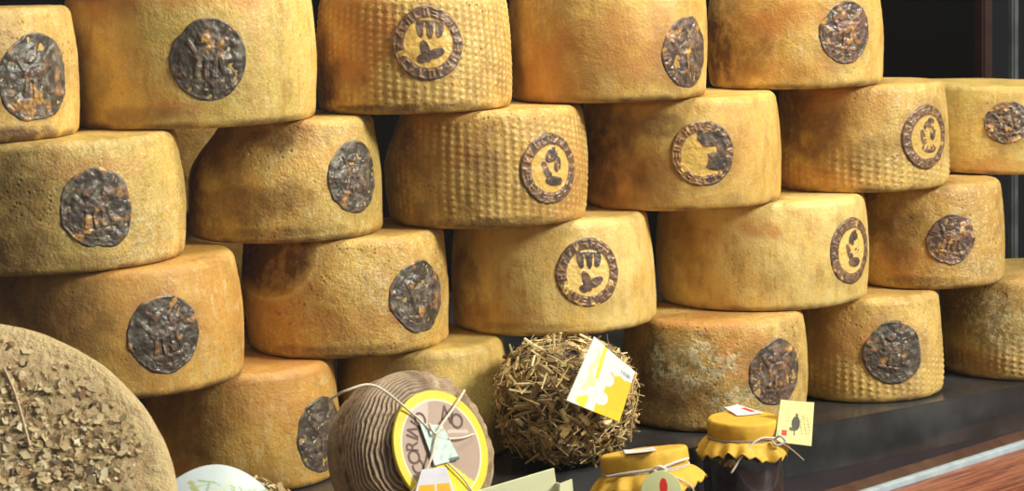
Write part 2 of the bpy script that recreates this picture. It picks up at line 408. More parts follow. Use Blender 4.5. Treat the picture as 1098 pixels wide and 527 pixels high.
NTH = 448
def build_wheel(k, idx):
    row, x, y, R = W[k]; sp = SP[k]; seed = idx * 7 + 3
    root = empty('cheese_wheel', (x, y, row * H), sp['label'], 'cheese', 'pecorino wheels in the pile')
    root['group'] = 'cheese wheels stacked in the pile'
    # profile: bottom cap, rounded foot, side, rounded top edge, top cap
    rbot, rtop = .007, .010
    prof = []          # (mode, t, inset, cap radius fraction)
    for f in np.linspace(0, 1, 12)[:-1]: prof.append((f, 0., 'c'))
    for a in np.linspace(0, PI / 2, 7)[:-1]: prof.append((1, a, 'b'))
    for t in np.linspace(rbot / H, 1 - rtop / H, 84): prof.append((1, t, 's'))
    for a in np.linspace(0, PI / 2, 9)[1:]: prof.append((1, a, 't'))
    for f in np.linspace(1, 0, 16)[1:]: prof.append((f, 1., 'd'))
    th = np.arange(NTH) * 2 * PI / NTH
    V = []; PR = []; MK = []
    patches = []
    for mk in sp['marks']:
        kind, px, py, rx, ry, s = mk
        try: a, t, dd = wheel_hit(k, px, py)
        except Exception: continue
        # pixel sizes to metres on the surface
        depth = (Vector((x, y, row * H)) - CAM).length
        m = depth / F_PX
        view = math.atan2(-y, -x); fore = max(.3, math.cos((a - view + PI) % (2 * PI) - PI))
        patches.append((kind, a, t, max(.02, rx * m / R / fore), ry * m / H, s))
    if 'seal' in sp:
        px, py, rx, ry, kk = sp['seal']; a, t, dd = wheel_hit(k, px, py); m = (Vector((x, y, row * H)) - CAM).length / F_PX
        patches.append(('s', a, t, ry * 1.18 * m / R, ry * 1.18 * m / H, .26))
    for f, p, md in prof:
        if md in 'sbt':
            t = p if md == 's' else (rbot / H if md == 'b' else 1 - rtop / H)
            tt = np.full(NTH, t)
            r = side_radius(k, th, tt, seed, sp)
            pr = print_fn(k, th, tt, seed, sp) if md == 's' else np.zeros(NTH)
            r = r + pr * .0014
            z = tt * H
            if md == 'b':
                r = r - rbot * (1 - math.sin(p)); z = z * 0 + rbot * (1 - math.cos(p))
            if md == 't':
                r = r - rtop * (1 - math.cos(p)); z = z * 0 + H - rtop + rtop * math.sin(p)
        else:
            e = 'b' if md == 'c' else 't'
            t = rbot / H if md == 'c' else 1 - rtop / H
            r = (side_radius(k, th, np.full(NTH, t), seed, sp) - (rbot if md == 'c' else rtop)) * f
            z = np.full(NTH, 0. if md == 'c' else H); pr = np.zeros(NTH)
        X = np.stack([np.cos(th) * r, np.sin(th) * r, z], -1)
        if md in 'td': X[:, 2] += fbm(X, 22, seed + 9, 3) * .0012 * (1 if md == 'd' else math.sin(p)) - .0006
        if md == 'c': X[:, 2] = 0.
        V.append(X); PR.append(pr)
        tz = z / H
        nz = fbm(np.stack([np.cos(th) * R, np.sin(th) * R, z], -1), 40, seed + 2, 3)
        st = np.zeros(NTH); mo = np.zeros(NTH); wa = np.zeros(NTH)
        for kind, a, t0, ra, rt, s in patches:
            d = np.sqrt((((th - a + PI) % (2 * PI) - PI) / ra) ** 2 + ((tz - t0) / rt) ** 2)
            w = s * ss(1.25, .45, d + nz * .55)
            if kind == 's': st = np.maximum(st, min(1.35, 1.35 / max(s, .01)) * w)
            elif kind == 'm': mo = np.maximum(mo, w)
            else: wa = np.maximum(wa, w)
        # darker line at foot and lip
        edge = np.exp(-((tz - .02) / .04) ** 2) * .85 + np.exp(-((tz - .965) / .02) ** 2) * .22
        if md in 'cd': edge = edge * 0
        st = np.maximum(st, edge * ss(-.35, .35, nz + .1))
        if sp.get('pr') == 'all': st = np.maximum(st, np.clip(.42 - PR[-1], 0, 1) * 1.0 * ss(.03, .15, tz) * ss(.98, .85, tz) * ss(-.5, .2, nz + .1))
        if sp.get('arc'):
            a, t0, _ = wheel_hit(k, 285, 262)
            m = (Vector((x, y, row * H)) - CAM).length / F_PX
            view = math.atan2(-y, -x)
            # dark brown disc bounded by a pale arc
            q = np.array([math.sin((aa - view + PI) % (2 * PI) - PI) for aa in th]) * R / m
            qa = math.sin((a - view + PI) % (2 * PI) - PI) * R / m
            dd = np.hypot(q - qa, (tz - t0) * H / m * .98)
            front = np.cos(th - view) > 0
            wob = nz * 3
            st = np.maximum(st, front * (1.25 * ss(6, -14, dd + wob - 52)))
            mo = np.maximum(mo, 0)
            wa = np.where(front, np.maximum(wa, .35 * np.exp(-((dd + wob - 66) / 7) ** 2)), wa)
            sc = front * np.exp(-((dd + wob * .5 - 55.5) / 2.3) ** 2)
            st = st * (1 - np.clip(sc * 1.2, 0, 1)); pr_s = sc
            PR[-1] = np.maximum(PR[-1], sc * 1.6)
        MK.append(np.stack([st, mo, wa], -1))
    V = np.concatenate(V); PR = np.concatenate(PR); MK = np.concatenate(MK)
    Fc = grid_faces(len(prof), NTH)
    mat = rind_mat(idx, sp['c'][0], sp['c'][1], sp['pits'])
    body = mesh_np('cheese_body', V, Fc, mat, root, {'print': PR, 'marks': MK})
    if 'seal' in sp: build_seal(k, root, seed, sp, mat)
    if k == 'B': root.scale = (1, 1, 1.09)
    if k == 'K':
        root.rotation_euler = Euler((0, math.radians(2.2), 0)); root.scale = (1, 1, .88)
    return root

# ---- stamps -----------------------------------------------------------------
NS = 200
gx, gy = np.meshgrid(np.linspace(-1, 1, NS), np.linspace(-1, 1, NS), indexing='xy')   # gy up
def g_ell(cx, cy, rx, ry, rot=0):
    c, s = math.cos(rot), math.sin(rot); dx, dy = gx - cx, gy - cy
    return ss(1.12, .88, np.sqrt(((dx * c + dy * s) / rx) ** 2 + ((-dx * s + dy * c) / ry) ** 2))
def g_seg(x0, y0, x1, y1, w):
    dx, dy = x1 - x0, y1 - y0; L2 = dx * dx + dy * dy + 1e-9
    t = np.clip(((gx - x0) * dx + (gy - y0) * dy) / L2, 0, 1)
    return ss(w * 1.3, w * .7, np.hypot(gx - x0 - t * dx, gy - y0 - t * dy))
def glyph(cx, cy, size, ang, rnd):
    """worn lettering too blurred to read: a few short strokes"""
    m = 0
    c, s = math.cos(ang), math.sin(ang)
    def P(u, v): return cx + (u * c - v * s) * size, cy + (u * s + v * c) * size
    for a, b in rnd.sample([((-.6, -1), (-.6, 1)), ((.6, -1), (.6, 1)), ((-.6, 1), (.6, 1)), ((-.6, 0), (.6, 0)), ((-.6, -1), (.6, 1)), ((-.6, -1), (.6, -1))], 3):
        x0, y0 = P(*a); x1, y1 = P(*b); m = np.maximum(m, g_seg(x0, y0, x1, y1, .022))
    return m

def seal_raster(kind, seed):
    rnd = random.Random(seed)
    rr = np.hypot(gx, gy)
    P = np.stack([gx, gy, gx * 0 + seed], -1)
    n = fbm(P, 3.2, seed, 4); n2 = fbm(P, 9, seed + 4, 2)
    ink = np.zeros_like(gx); h = np.zeros_like(gx)
    rim = np.exp(-((rr - .93) / .04) ** 2)
    band = ss(.60, .68, rr) * ss(1.0, .93, rr)
    letters = 0
    nl = 20
    for i in range(nl):
        a = 2 * PI * (i + .5) / nl + rnd.uniform(-.03, .03)
        if kind.startswith('dark') and not (PI * .95 < a % (2 * PI) < PI * 1.75): continue
        letters = np.maximum(letters, glyph(math.cos(a) * .79, math.sin(a) * .79, .085, a - PI / 2, rnd))
    if kind.startswith('ring'):
        ink = band * .68 * ss(-.5, .10, n + n2 * .35 + .28); h = band * .35 + n2 * .2
        ink = ink * (1 - .40 * letters); h = h + letters * .6
        if kind == 'ring_crest':
            # three uprights under a bar at the top, a folded leaf at the bottom
            crest = np.maximum.reduce([g_ell(0, .48, .36, .10), g_ell(-.25, .36, .10, .24, .2), g_ell(.02, .34, .09, .24), g_ell(.27, .36, .11, .22, -.2)])
            leaf = np.maximum.reduce([g_ell(-.06, -.22, .13, .30, .35), g_ell(.20, -.26, .25, .13, .45), g_ell(-.14, -.42, .14, .12)])
            fig = np.maximum(crest * .85, leaf * .7); gap = np.maximum(g_seg(-.13, .5, -.11, .2, .025), g_seg(.15, .5, .14, .2, .025))
            fig = fig * (1 - .7 * gap)
        elif kind == 'ring_half':
            # right half filled with a rearing animal, left side bare
            fig = np.maximum.reduce([g_ell(.30, .33, .34, .25, -.3) * .9, g_ell(.42, -.05, .22, .16) * .0, g_ell(.28, -.30, .40, .26, -.35) * .9, g_seg(.0, .45, .05, .62, .09) * .8, g_ell(.55, .1, .16, .45) * .9, g_seg(.1, .25, .38, .12, .05) * .9])
            eye = np.maximum(g_seg(.05, .12, .34, .06, .07), g_ell(-.1, -.1, .2, .3)); fig = fig * (1 - .85 * eye)
            ink = ink * np.where(gx < -.1, .65, 1)
        else:
            # blurred crest: hooked blobs under a cap
            fig = np.maximum.reduce([g_ell(.08, .36, .26, .17, .5), g_ell(.22, .08, .13, .22, -.3), g_ell(-.20, .02, .10, .26, .2) * .7, g_ell(.02, -.34, .30, .14, -.25), g_ell(-.12, -.16, .09, .15)]) * .8
            fig = fig * ss(-.45, .15, n + n2 * .6 + .15)
        ink = np.maximum(ink, fig * ss(-.8, 0, n + .3)); h = h + fig * .35 + rim * .45
    else:
        lo = {'dark': .93, 'dark_brown': .80, 'dark_red': .76}[kind]
        ink = lo * ss(1.06, .96, rr + n * .06)
        # four-legged animal and shield in relief, lettering round the lower left
        fig = np.maximum.reduce([g_ell(-.02, .12, .36, .17, .15), g_ell(.33, .36, .16, .14), g_seg(.22, .18, .34, .4, .10), g_seg(-.25, 0, -.33, -.35, .055), g_seg(-.08, 0, -.1, -.38, .055), g_seg(.14, 0, .12, -.38, .055), g_seg(.26, .05, .34, -.3, .055), g_seg(-.34, .18, -.5, .42, .05), g_seg(.38, .5, .52, .62, .05), g_ell(-.16, .45, .17, .10, .5)])
        sh = np.maximum.reduce([g_seg(-.4, -.48, .3, -.52, .045), g_seg(-.12, -.25, -.12, -.6, .03), g_seg(.05, -.25, .05, -.62, .03)])
        n3 = fbm(P, 6, seed + 40, 3)
        ink = ink - .22 * fig * ss(-.5, .3, n2 + .2) - .2 * sh - .22 * letters - .18 * rim * ss(-.2, .4, n) - .13 * ss(.0, .35, n3)
        h = .25 * ss(1, .9, rr) + .75 * fig + .45 * sh + .4 * letters + .5 * rim + n * .7 + n3 * .9
        ink = ink * (1 - .6 * ss(.15, .5, n))
    h = h + n2 * .12
    return ink, h

def build_seal(k, root, seed, sp, rmat):
    px, py, rx, ry, kind = sp['seal']
    row, x, y, R = W[k]
    a0, t0, _ = wheel_hit(k, px, py)
    depth = (Vector((x, y, row * H)) - CAM).length
    rad = ry * depth / F_PX * .99
    ink, h = seal_raster(kind, seed)
    rot = random.Random(seed).uniform(-.25, .25)
    nr, na = 56, 176
    rs = np.concatenate([np.linspace(0.001, .97, nr - 5), np.array([.985, 1.0, 1.015, 1.03, 1.045])])
    an = np.arange(na) * 2 * PI / na
    RR, AN = np.meshgrid(rs, an, indexing='ij')
    wob = fbm(np.stack([np.cos(AN), np.sin(AN), AN * 0 + seed], -1), 1.4, seed, 3) * (.13 if kind.startswith('dark') else .05)
    rw = RR * (1 + wob * ss(.5, 1, RR))
    s = rw * np.cos(AN); t = rw * np.sin(AN)
    u = (RR * np.cos(AN + rot)); v = (RR * np.sin(AN + rot))
    iu = np.clip((u * .5 + .5) * (NS - 1), 0, NS - 1).astype(int); iv = np.clip((v * .5 + .5) * (NS - 1), 0, NS - 1).astype(int)
    I = ink[iv, iu] * (RR <= 1.02); Hh = h[iv, iu]
    # seen from outside, angle grows to the viewer's left... s to the right means angle increases
    th = a0 + s * rad / R; tz = t0 + t * rad / H
    r = side_radius(k, th, np.clip(tz, .02, .98), seed, sp)
    lift = .0004 + .0015 * Hh
    fade = ss(.995, .90, RR)
    r = r + lift * fade - .0012 * (1 - fade) + .0012 * (fade > .5) * (1 if sp.get('pr') else 0)
    X = np.stack([np.cos(th) * r, np.sin(th) * r, tz * H], -1).reshape(-1, 3)
    base = tuple((p + q) / 2 for p, q in zip(*sp['c']))
    o = mesh_np('stamp', X, grid_faces(len(rs), na), seal_mat(seed, base, kind), root, {'ink': I.ravel()})
    lab = {'dark': 'dark grey round stamp with worn relief', 'dark_brown': 'dark brown round stamp with worn relief', 'dark_red': 'reddish brown round stamp with worn relief'}.get(kind, 'brown ring stamp with small worn lettering')
    o['label'] = lab

for i, k in enumerate(W):
    build_wheel(k, i + 1)

# ------------------------------------------------------------------ straw and chips
STRAW = [(.74, .55, .24), (.62, .43, .17), (.48, .32, .13), (.30, .20, .09), (.84, .68, .38), (.20, .13, .07), (.55, .44, .20)]
m_straw = attr_mat('straw', .5, .3, 500, .35)
m_core = plain('straw_bed', (.07, .045, .03), .9, 60, .8, (.13, .085, .05))

def straw_strip(s, c, n, d, L, w, col, bend=0.):
    """a flattened stalk: folded ribbon with thickness"""
    n = n.normalized(); d = (d - n * d.dot(n)).normalized(); b = n.cross(d)
    vs = []; K = 4
    for i in range(K + 1):
        t = i / K - .5
        p = c + d * (L * t) + n * (-bend * (2 * t) ** 2 * L)
        ww = w * (1 - .25 * abs(2 * t))
        vs += [p - b * ww / 2, p + n * ww * .28, p + b * ww / 2, p - n * ww * .15]
    fs = []
    for i in range(K):
        for j in range(4):
            fs.append((i * 4 + j, i * 4 + (j + 1) % 4, (i + 1) * 4 + (j + 1) % 4, (i + 1) * 4 + j))
    fs += [(3, 2, 1, 0), (K * 4, K * 4 + 1, K * 4 + 2, K * 4 + 3)]
    s.add(vs, fs, col)

def ball_core(name, parent, rx, rz, mat, seed, amp=.05, e=.75):
    nu, nv = 48, 96
    ph = np.linspace(-PI / 2 + .001, PI / 2 - .001, nu)[:, None]; th = (np.arange(nv) * 2 * PI / nv)[None, :]
    cu = np.sign(np.cos(ph)) * np.abs(np.cos(ph)) ** e; su = np.sign(np.sin(ph)) * np.abs(np.sin(ph)) ** e
    X = np.stack([cu * np.cos(th), cu * np.sin(th), su + 0 * th], -1)
    q = 1 + amp * fbm(X, 3, seed, 3)
    X = X * q[..., None] * np.array([rx, rx, rz])
    return X, mesh_np(name, X.reshape(-1, 3), grid_faces(nu, nv), mat, parent)

def straw_cheese(loc, rx, rz, seed, label, count, tilt=None):
    root = empty('straw_covered_cheese', loc, label, 'cheese', rot=tilt)
    rnd = random.Random(seed)
    _, core = ball_core('cheese_body', root, rx * .94, rz * .94, m_core, seed)
    s = Soup()
    for i in range(count):
        z = rnd.uniform(-.97, .99); a = rnd.uniform(0, 2 * PI)
        c = math.sqrt(1 - z * z) ** .75
        zz = math.copysign(abs(z) ** .8, z)
        n = Vector((math.cos(a) * c, math.sin(a) * c, zz)).normalized()
        p = Vector((math.cos(a) * c * rx, math.sin(a) * c * rx, zz * rz)) * rnd.uniform(.94, 1.04)
        d = Vector((rnd.gauss(0, 1), rnd.gauss(0, 1), rnd.gauss(0, .7)))
        n2 = (n + Vector((rnd.gauss(0, .25), rnd.gauss(0, .25), rnd.gauss(0, .25)))).normalized()
        big = rnd.random()
        if big < .16: L, w = rnd.uniform(.010, .022), rnd.uniform(.005, .009)
        elif big < .5: L, w = rnd.uniform(.018, .042), rnd.uniform(.0022, .0042)
        else: L, w = rnd.uniform(.010, .030), rnd.uniform(.0008, .002)
        col = rnd.choice(STRAW if zz > -.1 else STRAW[1:])
        f = rnd.uniform(.8, 1.2) * (1.12 if big < .16 else 1)
        straw_strip(s, p, n2, d, L, w, tuple(x * f for x in col), rnd.uniform(-.1, .22))
    for i in range(int(count * .07)):          # stalks that stick out
        z = rnd.uniform(-.8, .9); a = rnd.uniform(0, 2 * PI); c = math.sqrt(1 - z * z) ** .75
        n = Vector((math.cos(a) * c, math.sin(a) * c, z)).normalized()
        p = Vector((math.cos(a) * c * rx, math.sin(a) * c * rx, z * rz)) * rnd.uniform(.99, 1.03)
        d = (n * rnd.uniform(.15, .5) + Vector((rnd.gauss(0, 1), rnd.gauss(0, 1), rnd.gauss(0, .6))).normalized()).normalized()
        if z < -.3: d.z = abs(d.z)
        straw_strip(s, p, n.cross(d), d, rnd.uniform(.012, .030), rnd.uniform(.0008, .0018), rnd.choice(STRAW), .08)
    o = s.build('straw_coating', m_straw, root); o['kind'] = 'stuff'
    return root

# main straw covered cheese
pc = atz(610, 505, .0)
SB = (0.0, 0.0)
sb_depth = (pc - CAM).dot(ROT @ Vector((0, 0, -1)))
m_px = sb_depth / F_PX
SBR = 78 * m_px
sb = pc + Vector((0, .038, 0))
sb.z = .0675
straw_cheese(sb, SBR * .95, .0625, 5, 'straw covered round cheese with a white and yellow card, behind the tilted jar', 2700)
STRAW_ROOT = [o for o in COL.objects if o.name.startswith('straw_covered_cheese')][0]

def card(name, corners, pattern, mat, parent, nu=60, nv=60, thick=.0006, curl=.002):
    """corners: 4 world points (tl, tr, br, bl); pattern(u,v)->rgb; a thin bent card with print"""
    tl, tr, br, bl = [Vector(c) for c in corners]
    n = (tr - tl).cross(bl - tl).normalized()
    U, Vv = np.meshgrid(np.linspace(0, 1, nu), np.linspace(0, 1, nv), indexing='xy')
    def lerp(u, v): return (tl * (1 - u) + tr * u) * (1 - v) + (bl * (1 - u) + br * u) * v
    P = np.array([[list(lerp(U[j, i], Vv[j, i]) + n * (curl * math.sin(PI * U[j, i]) * (1 - .5 * Vv[j, i]))) for i in range(nu)] for j in range(nv)]).reshape(-1, 3)
    nn = np.array(n)
    Cc = np.array([pattern(U[j, i], Vv[j, i]) for j in range(nv) for i in range(nu)])
    Vx = np.concatenate([P + nn * thick / 2, P - nn * thick / 2])
    Fa = grid_faces(nv, nu, False)
    N = nu * nv
    Fb = Fa[:, ::-1] + N
    edge = [j * nu for j in range(nv)] + [(nv - 1) * nu + i for i in range(1, nu)] + [j * nu + nu - 1 for j in range(nv - 2, -1, -1)] + [i for i in range(nu - 2, 0, -1)]
    E = [(edge[i], edge[(i + 1) % len(edge)], edge[(i + 1) % len(edge)] + N, edge[i] + N) for i in range(len(edge))]
    Fc = np.concatenate([Fa, Fb, np.array(E)])
    C2 = np.concatenate([Cc, Cc])
    if parent:
        inv = PMAT(parent).inverted()
        Vx = np.array([list(inv @ Vector(v)) for v in Vx])
    return mesh_np(name, Vx, Fc, mat, parent, {'col': C2}, False)

def PMAT(o):
    return Matrix.LocRotScale(o.location, o.rotation_euler, None)

m_paper = attr_mat('printed_card', .55, .12, 200, .3, .08)
def sd(u, v, x0, y0, x1, y1, w):
    dx, dy = x1 - x0, y1 - y0; t = max(0, min(1, ((u - x0) * dx + (v - y0) * dy) / (dx * dx + dy * dy)))
    return math.hypot(u - x0 - t * dx, v - y0 - t * dy) < w
def pat_straw_card(u, v):
    c = (.74, .77, .79)
    nz = .04 * math.sin(19 * v) + .03 * math.sin(31 * u)
    if u > .62 + nz and v > .28 - .1 * (u - .8) + nz * .5: c = (.86, .56, .02)
    if u > .55 + nz * 2 and v > .86: c = (.86, .60, .02)
    if u < .5 and .16 < u + nz < .30 and .10 < v < .75: c = (.86, .84, .42)
    if abs(u - .30 - .1 * v) < .035 and v < .5: c = (.88, .68, .03)
    if v > .80 and .22 + nz < u < .34: c = (.88, .74, .05)
    if .74 < u < .93 and .13 < v < .20 and (int(u * 60) % 2): c = (.12, .16, .20)
    if .40 < u < .55 and .3 < v < .8 and (int(v * 36) % 3 == 0) and math.sin(u * 90 + v * 30) > -.2: c = (.62, .66, .76)
    return c
fwd = ROT @ Vector((0, 0, -1))
dsb = (sb - CAM).dot(fwd)
cdp = dsb - SBR * 1.02
cc = [at(637, 361, dsb - .068), at(681, 399, dsb - .060), at(664, 453, dsb - .078), at(607, 430, dsb - .094)]
o = card('card', cc, pat_straw_card, m_paper, STRAW_ROOT, 70, 80, curl=.0015)
o['label'] = 'white and yellow printed card lying on the straw'

# small straw cheese with a white round label, bottom left
s2 = Vector((-.262, 1.872, ZL + .068))
rt2 = straw_cheese(s2, .070, .062, 11, 'straw bedded cheese with a white herb patterned round label at the bottom edge', 900)
m_white = attr_mat('white_label_paper', .4, .15, 120, .4, .08)
def round_label(parent, centre, normal, R, name, patt, dome=.0, nr=40, na=120, mat=None):
    n = Vector(normal).normalized(); a = Vector((1, 0, 0)); a = (a - n * a.dot(n)).normalized(); b = n.cross(a)
    V = []; C = []
    for i in range(nr):
        r = R * (i + .01) / (nr - 1)
        for j in range(na):
            q = 2 * PI * j / na
            rr = r * (1 + .012 * math.sin(5 * q) * (i / nr))
            V.append(Vector(centre) + a * rr * math.cos(q) + b * rr * math.sin(q) + n * (dome * (1 - (r / R) ** 2)))
            C.append(patt(r / R * math.cos(q), r / R * math.sin(q)))
    for j in range(na): V.append(V[(nr - 1) * na + j] - n * .0008); C.append(C[(nr - 1) * na + j])
    inv = PMAT(parent).inverted()
    V = [inv @ v for v in V]
    return mesh_np(name, np.array([list(v) for v in V]), grid_faces(nr + 1, na), mat or m_white, parent, {'col': np.array(C)})
rs_ = random.Random(3)
sprigs = []
for _ in range(60):
    x0, y0 = rs_.uniform(-.25, .65), rs_.uniform(-.3, .62)
    a = rs_.uniform(0, 2 * PI); L = rs_.uniform(.12, .3)
    sprigs.append((x0, y0, x0 + L * math.cos(a), y0 + L * math.sin(a), rs_.choice([(.50, .62, .38), (.36, .48, .28), (.66, .72, .52)])))
def pat_herb(u, v):
    c = (.62, .71, .75)
    if sd(u, v, -.42, .62, -.30, .38, .055): return (.46, .48, .24)
    if sd(u, v, -.56, .42, -.35, .34, .04): return (.42, .48, .66)
    for s in sprigs:
        if sd(u, v, s[0], s[1], s[2], s[3], .018): return s[4]
    return c
lc = at(231, 560, (s2 - CAM).dot(fwd) - .058)
tocam = (CAM - lc).normalized()
nl = (tocam + Vector((.05, 0, .50))).normalized()
o = round_label(rt2, lc, nl, .054, 'round_label', pat_herb, dome=.012)
o['label'] = 'white round label with green herb sprigs'

# ------------------------------------------------------------------ herb crusted wheel leaning at lower left
m_crust = NT('herb_crust')
_v = m_crust.obj()
_c = m_crust.attr('col', 'Color')
_c = m_crust.mix(m_crust.math('MULTIPLY', m_crust.attr('dense'), m_crust.ramp(m_crust.noise(85, 5, .7, _v), .44, .56, 0, .85)), _c, (.16, .095, .05))
_c = m_crust.mix(m_crust.ramp(m_crust.noise(60, 5, .7, _v), .52, .64, 0, .35), _c, (.42, .24, .12))
_c = m_crust.mix(m_crust.ramp(m_crust.noise(130, 4, .7, _v), .5, .66, 0, .5), _c, (.62, .52, .32))
_n = m_crust.bump(m_crust.noise(110, 5, .65, _v), 1., .006)
m_crust = m_crust.done(_c, .65, _n, .35)
HR, HT = .176, .060
hc = at(-45, 568, 1.71)                      # centre of the facing side
hn = Vector((.22, -.70, .68)).normalized()
qz = Vector((0, 0, 1)).rotation_difference(hn)
# let it stand on the shelf
low = min((hc + (qz @ Vector((math.cos(a), math.sin(a), 0))) * HR - hn * b * HT).z for a in np.linspace(0, 2 * PI, 60) for b in (0, 1))
hc = hc - Vector((0, 0, low - ZL - .001))
hroot = empty('herb_crusted_cheese', hc - Vector((0, 0, 0)), 'big pale cheese wheel leaning at the lower left, face crusted with chopped herbs', 'cheese')
hroot.rotation_mode = 'QUATERNION'; hroot.rotation_quaternion = qz
prof = [(f * .93, 0.0) for f in np.linspace(0.002, 1, 40)]
for a in np.linspace(0, PI / 2, 8)[1:]: prof.append((.93 + .07 * math.sin(a), -.07 * .6 * (1 - math.cos(a)) * 1))
for t in np.linspace(0, 1, 16)[1:]: prof.append((1.0 + .012 * math.sin(PI * t), -.042 - t * (HT / HR - .084)))
for a in np.linspace(0, PI / 2, 6)[1:]: prof.append((1 - .07 * (1 - math.cos(a)), -(HT / HR - .042) - .042 * math.sin(a)))
for f in np.linspace(1, 0.002, 8)[1:]: prof.append((.93 * f, -HT / HR))
na = 300; th = np.arange(na) * 2 * PI / na
V = []; C = []; DN = []
for r, z in prof:
    DN.append(np.full(na, float(ss(.84, .5, r)) if z == 0 else 0.))
    X = np.stack([np.cos(th) * r * HR, np.sin(th) * r * HR, np.full(na, z * HR)], -1)
    nz = fbm(X, 30, 3, 4); nz2 = fbm(X, 120, 8, 3)
    X[:, 2] += (nz * .003 + nz2 * .0018) * (1 if z == 0 else .4)
    X[:, :2] *= (1 + nz[:, None] * .006)
    V.append(X)
    pale = ss(.80, .95, r + nz * .08)
    C.append(np.array((.52, .36, .18))[None] * (1 - pale[:, None]) + np.array((.68, .50, .25))[None] * pale[:, None])
mesh_np('cheese_body', np.concatenate(V), grid_faces(len(prof), na), m_crust, hroot, {'col': np.concatenate(C), 'dense': np.concatenate(DN)})
CH = [(.68, .54, .33), (.56, .42, .22), (.40, .32, .16), (.14, .09, .055), (.10, .065, .05), (.76, .66, .48), (.44, .25, .13), (.70, .60, .40), (.66, .52, .30), (.46, .40, .21), (.58, .46, .26), (.62, .48, .28)]
s = Soup(); rnd = random.Random(9)
m_chip = attr_mat('herb_chips', .6, .4, 260, .3, .4)
for i in range(5200):
    a = rnd.uniform(0, 2 * PI); f = rnd.random() ** .5
    if f > .95 or (f > .62 and rnd.random() < (f - .60) * 3.1): continue
    X = f * HR
    c = Vector((math.cos(a) * X, math.sin(a) * X, .0015 + rnd.uniform(-.0015, .0018)))
    n = Vector((rnd.gauss(0, .4), rnd.gauss(0, .4), 1)).normalized()
    d = Vector((rnd.gauss(0, 1), rnd.gauss(0, 1), 0)).normalized()
    sz = (rnd.uniform(.0018, .0052) if rnd.random() < .8 else rnd.uniform(.005, .0085)) * (1 - .3 * f)
    b = n.cross(d).normalized(); d = b.cross(n)
    k = rnd.randint(4, 6); pts = []
    el = rnd.uniform(.3, .9)
    for j in range(k):
        q = 2 * PI * j / k + rnd.uniform(-.3, .3); rr = sz * rnd.uniform(.7, 1.15)
        pts.append(c + d * rr * math.cos(q) + b * rr * el * math.sin(q))
    th_ = n * rnd.uniform(.0003, .0007)
    w = 1 if f < .55 else 0
    col = rnd.choice(CH) if rnd.random() < .75 - .35 * f else rnd.choice([(.60, .46, .26), (.66, .52, .30)])
    s.add([p + th_ for p in pts] + [p - th_ for p in pts] , [tuple(range(k))] + [(j, j + k, (j + 1) % k + k, (j + 1) % k) for j in range(k)], col)
o = s.build('herb_crust', m_chip, hroot); o['kind'] = 'stuff'; o['label'] = 'chopped dried herbs and chaff pressed into the face'
# pale stalk across the face
Rm = Matrix.Translation(hroot.location) @ qz.to_matrix().to_4x4()
inv = Rm.inverted()
def on_face(px, py, up=.004):
    d = ray(px, py); n = hn; t = (hroot.location - CAM).dot(n) / d.dot(n)
    return inv @ (CAM + d * t) + Vector((0, 0, up))
s = Soup(); s.tube(spline([on_face(4, 398), on_face(14, 420), on_face(22, 445), on_face(32, 482)]), .0014, 6, (.62, .45, .28))
s.build('dry_stalk', m_straw, hroot)

# ------------------------------------------------------------------ brown wrapped cheese with round label
BR = .082
m_wrap = NT('leaf_wrap')
_v = m_wrap.obj()
_r = m_wrap.attr('ridge')
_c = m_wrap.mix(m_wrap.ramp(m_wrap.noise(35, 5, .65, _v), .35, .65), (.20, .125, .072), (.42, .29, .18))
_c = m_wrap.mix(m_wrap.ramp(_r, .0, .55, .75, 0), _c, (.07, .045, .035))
_c = m_wrap.mix(m_wrap.math('MULTIPLY', m_wrap.ramp(_r, .6, 1), .55), _c, (.66, .50, .34))
_c = m_wrap.mix(m_wrap.ramp(m_wrap.noise(55, 4, .6, m_wrap.obj((4, 4, 4))), .6, .72, 0, .6), _c, (.60, .42, .22))
_n = m_wrap.bump(m_wrap.noise(220, 4, .6, _v), .6, .002)
m_wrap = m_wrap.done(_c, .55, _n, .4)
BD = 2.02
bc = at(475, 480, BD)                      # centre of the label face
vx, vy, vz = ROT @ Vector((1, 0, 0)), ROT @ Vector((0, 1, 0)), ROT @ Vector((0, 0, 1))
bn = (vx * .64 + vy * .28 + vz * .715).normalized()
BT = .098
bqz = Vector((0, 0, 1)).rotation_difference(bn)
low = min((bc + (bqz @ Vector((math.cos(a), math.sin(a), 0))) * BR - bn * BT * .5).z for a in np.linspace(0, 2 * PI, 60))
print('wrapped low', low); BEDH = max(.004, low - ZL)
broot = empty('wrapped_cheese', bc, 'small cheese in a ridged brown wrapping tied with white string, round yellow label', 'cheese')
broot.rotation_mode = 'QUATERNION'; broot.rotation_quaternion = bqz
nu, nv = 220, 420
_up = bqz.to_matrix().inverted() @ vy; TUP = math.atan2(_up.y, _up.x)
prof = []
for t in np.linspace(0, 1, nu):
    # superellipse half profile from face centre to back centre
    a = t * PI
    e = .62
    z = math.copysign(abs(math.cos(a)) ** e, math.cos(a)) * BT / 2 - BT / 2
    r = abs(math.sin(a)) ** e * BR
    prof.append((max(r, .0003), z))
th = np.arange(nv) * 2 * PI / nv
V = []; RG = []
ln = 0
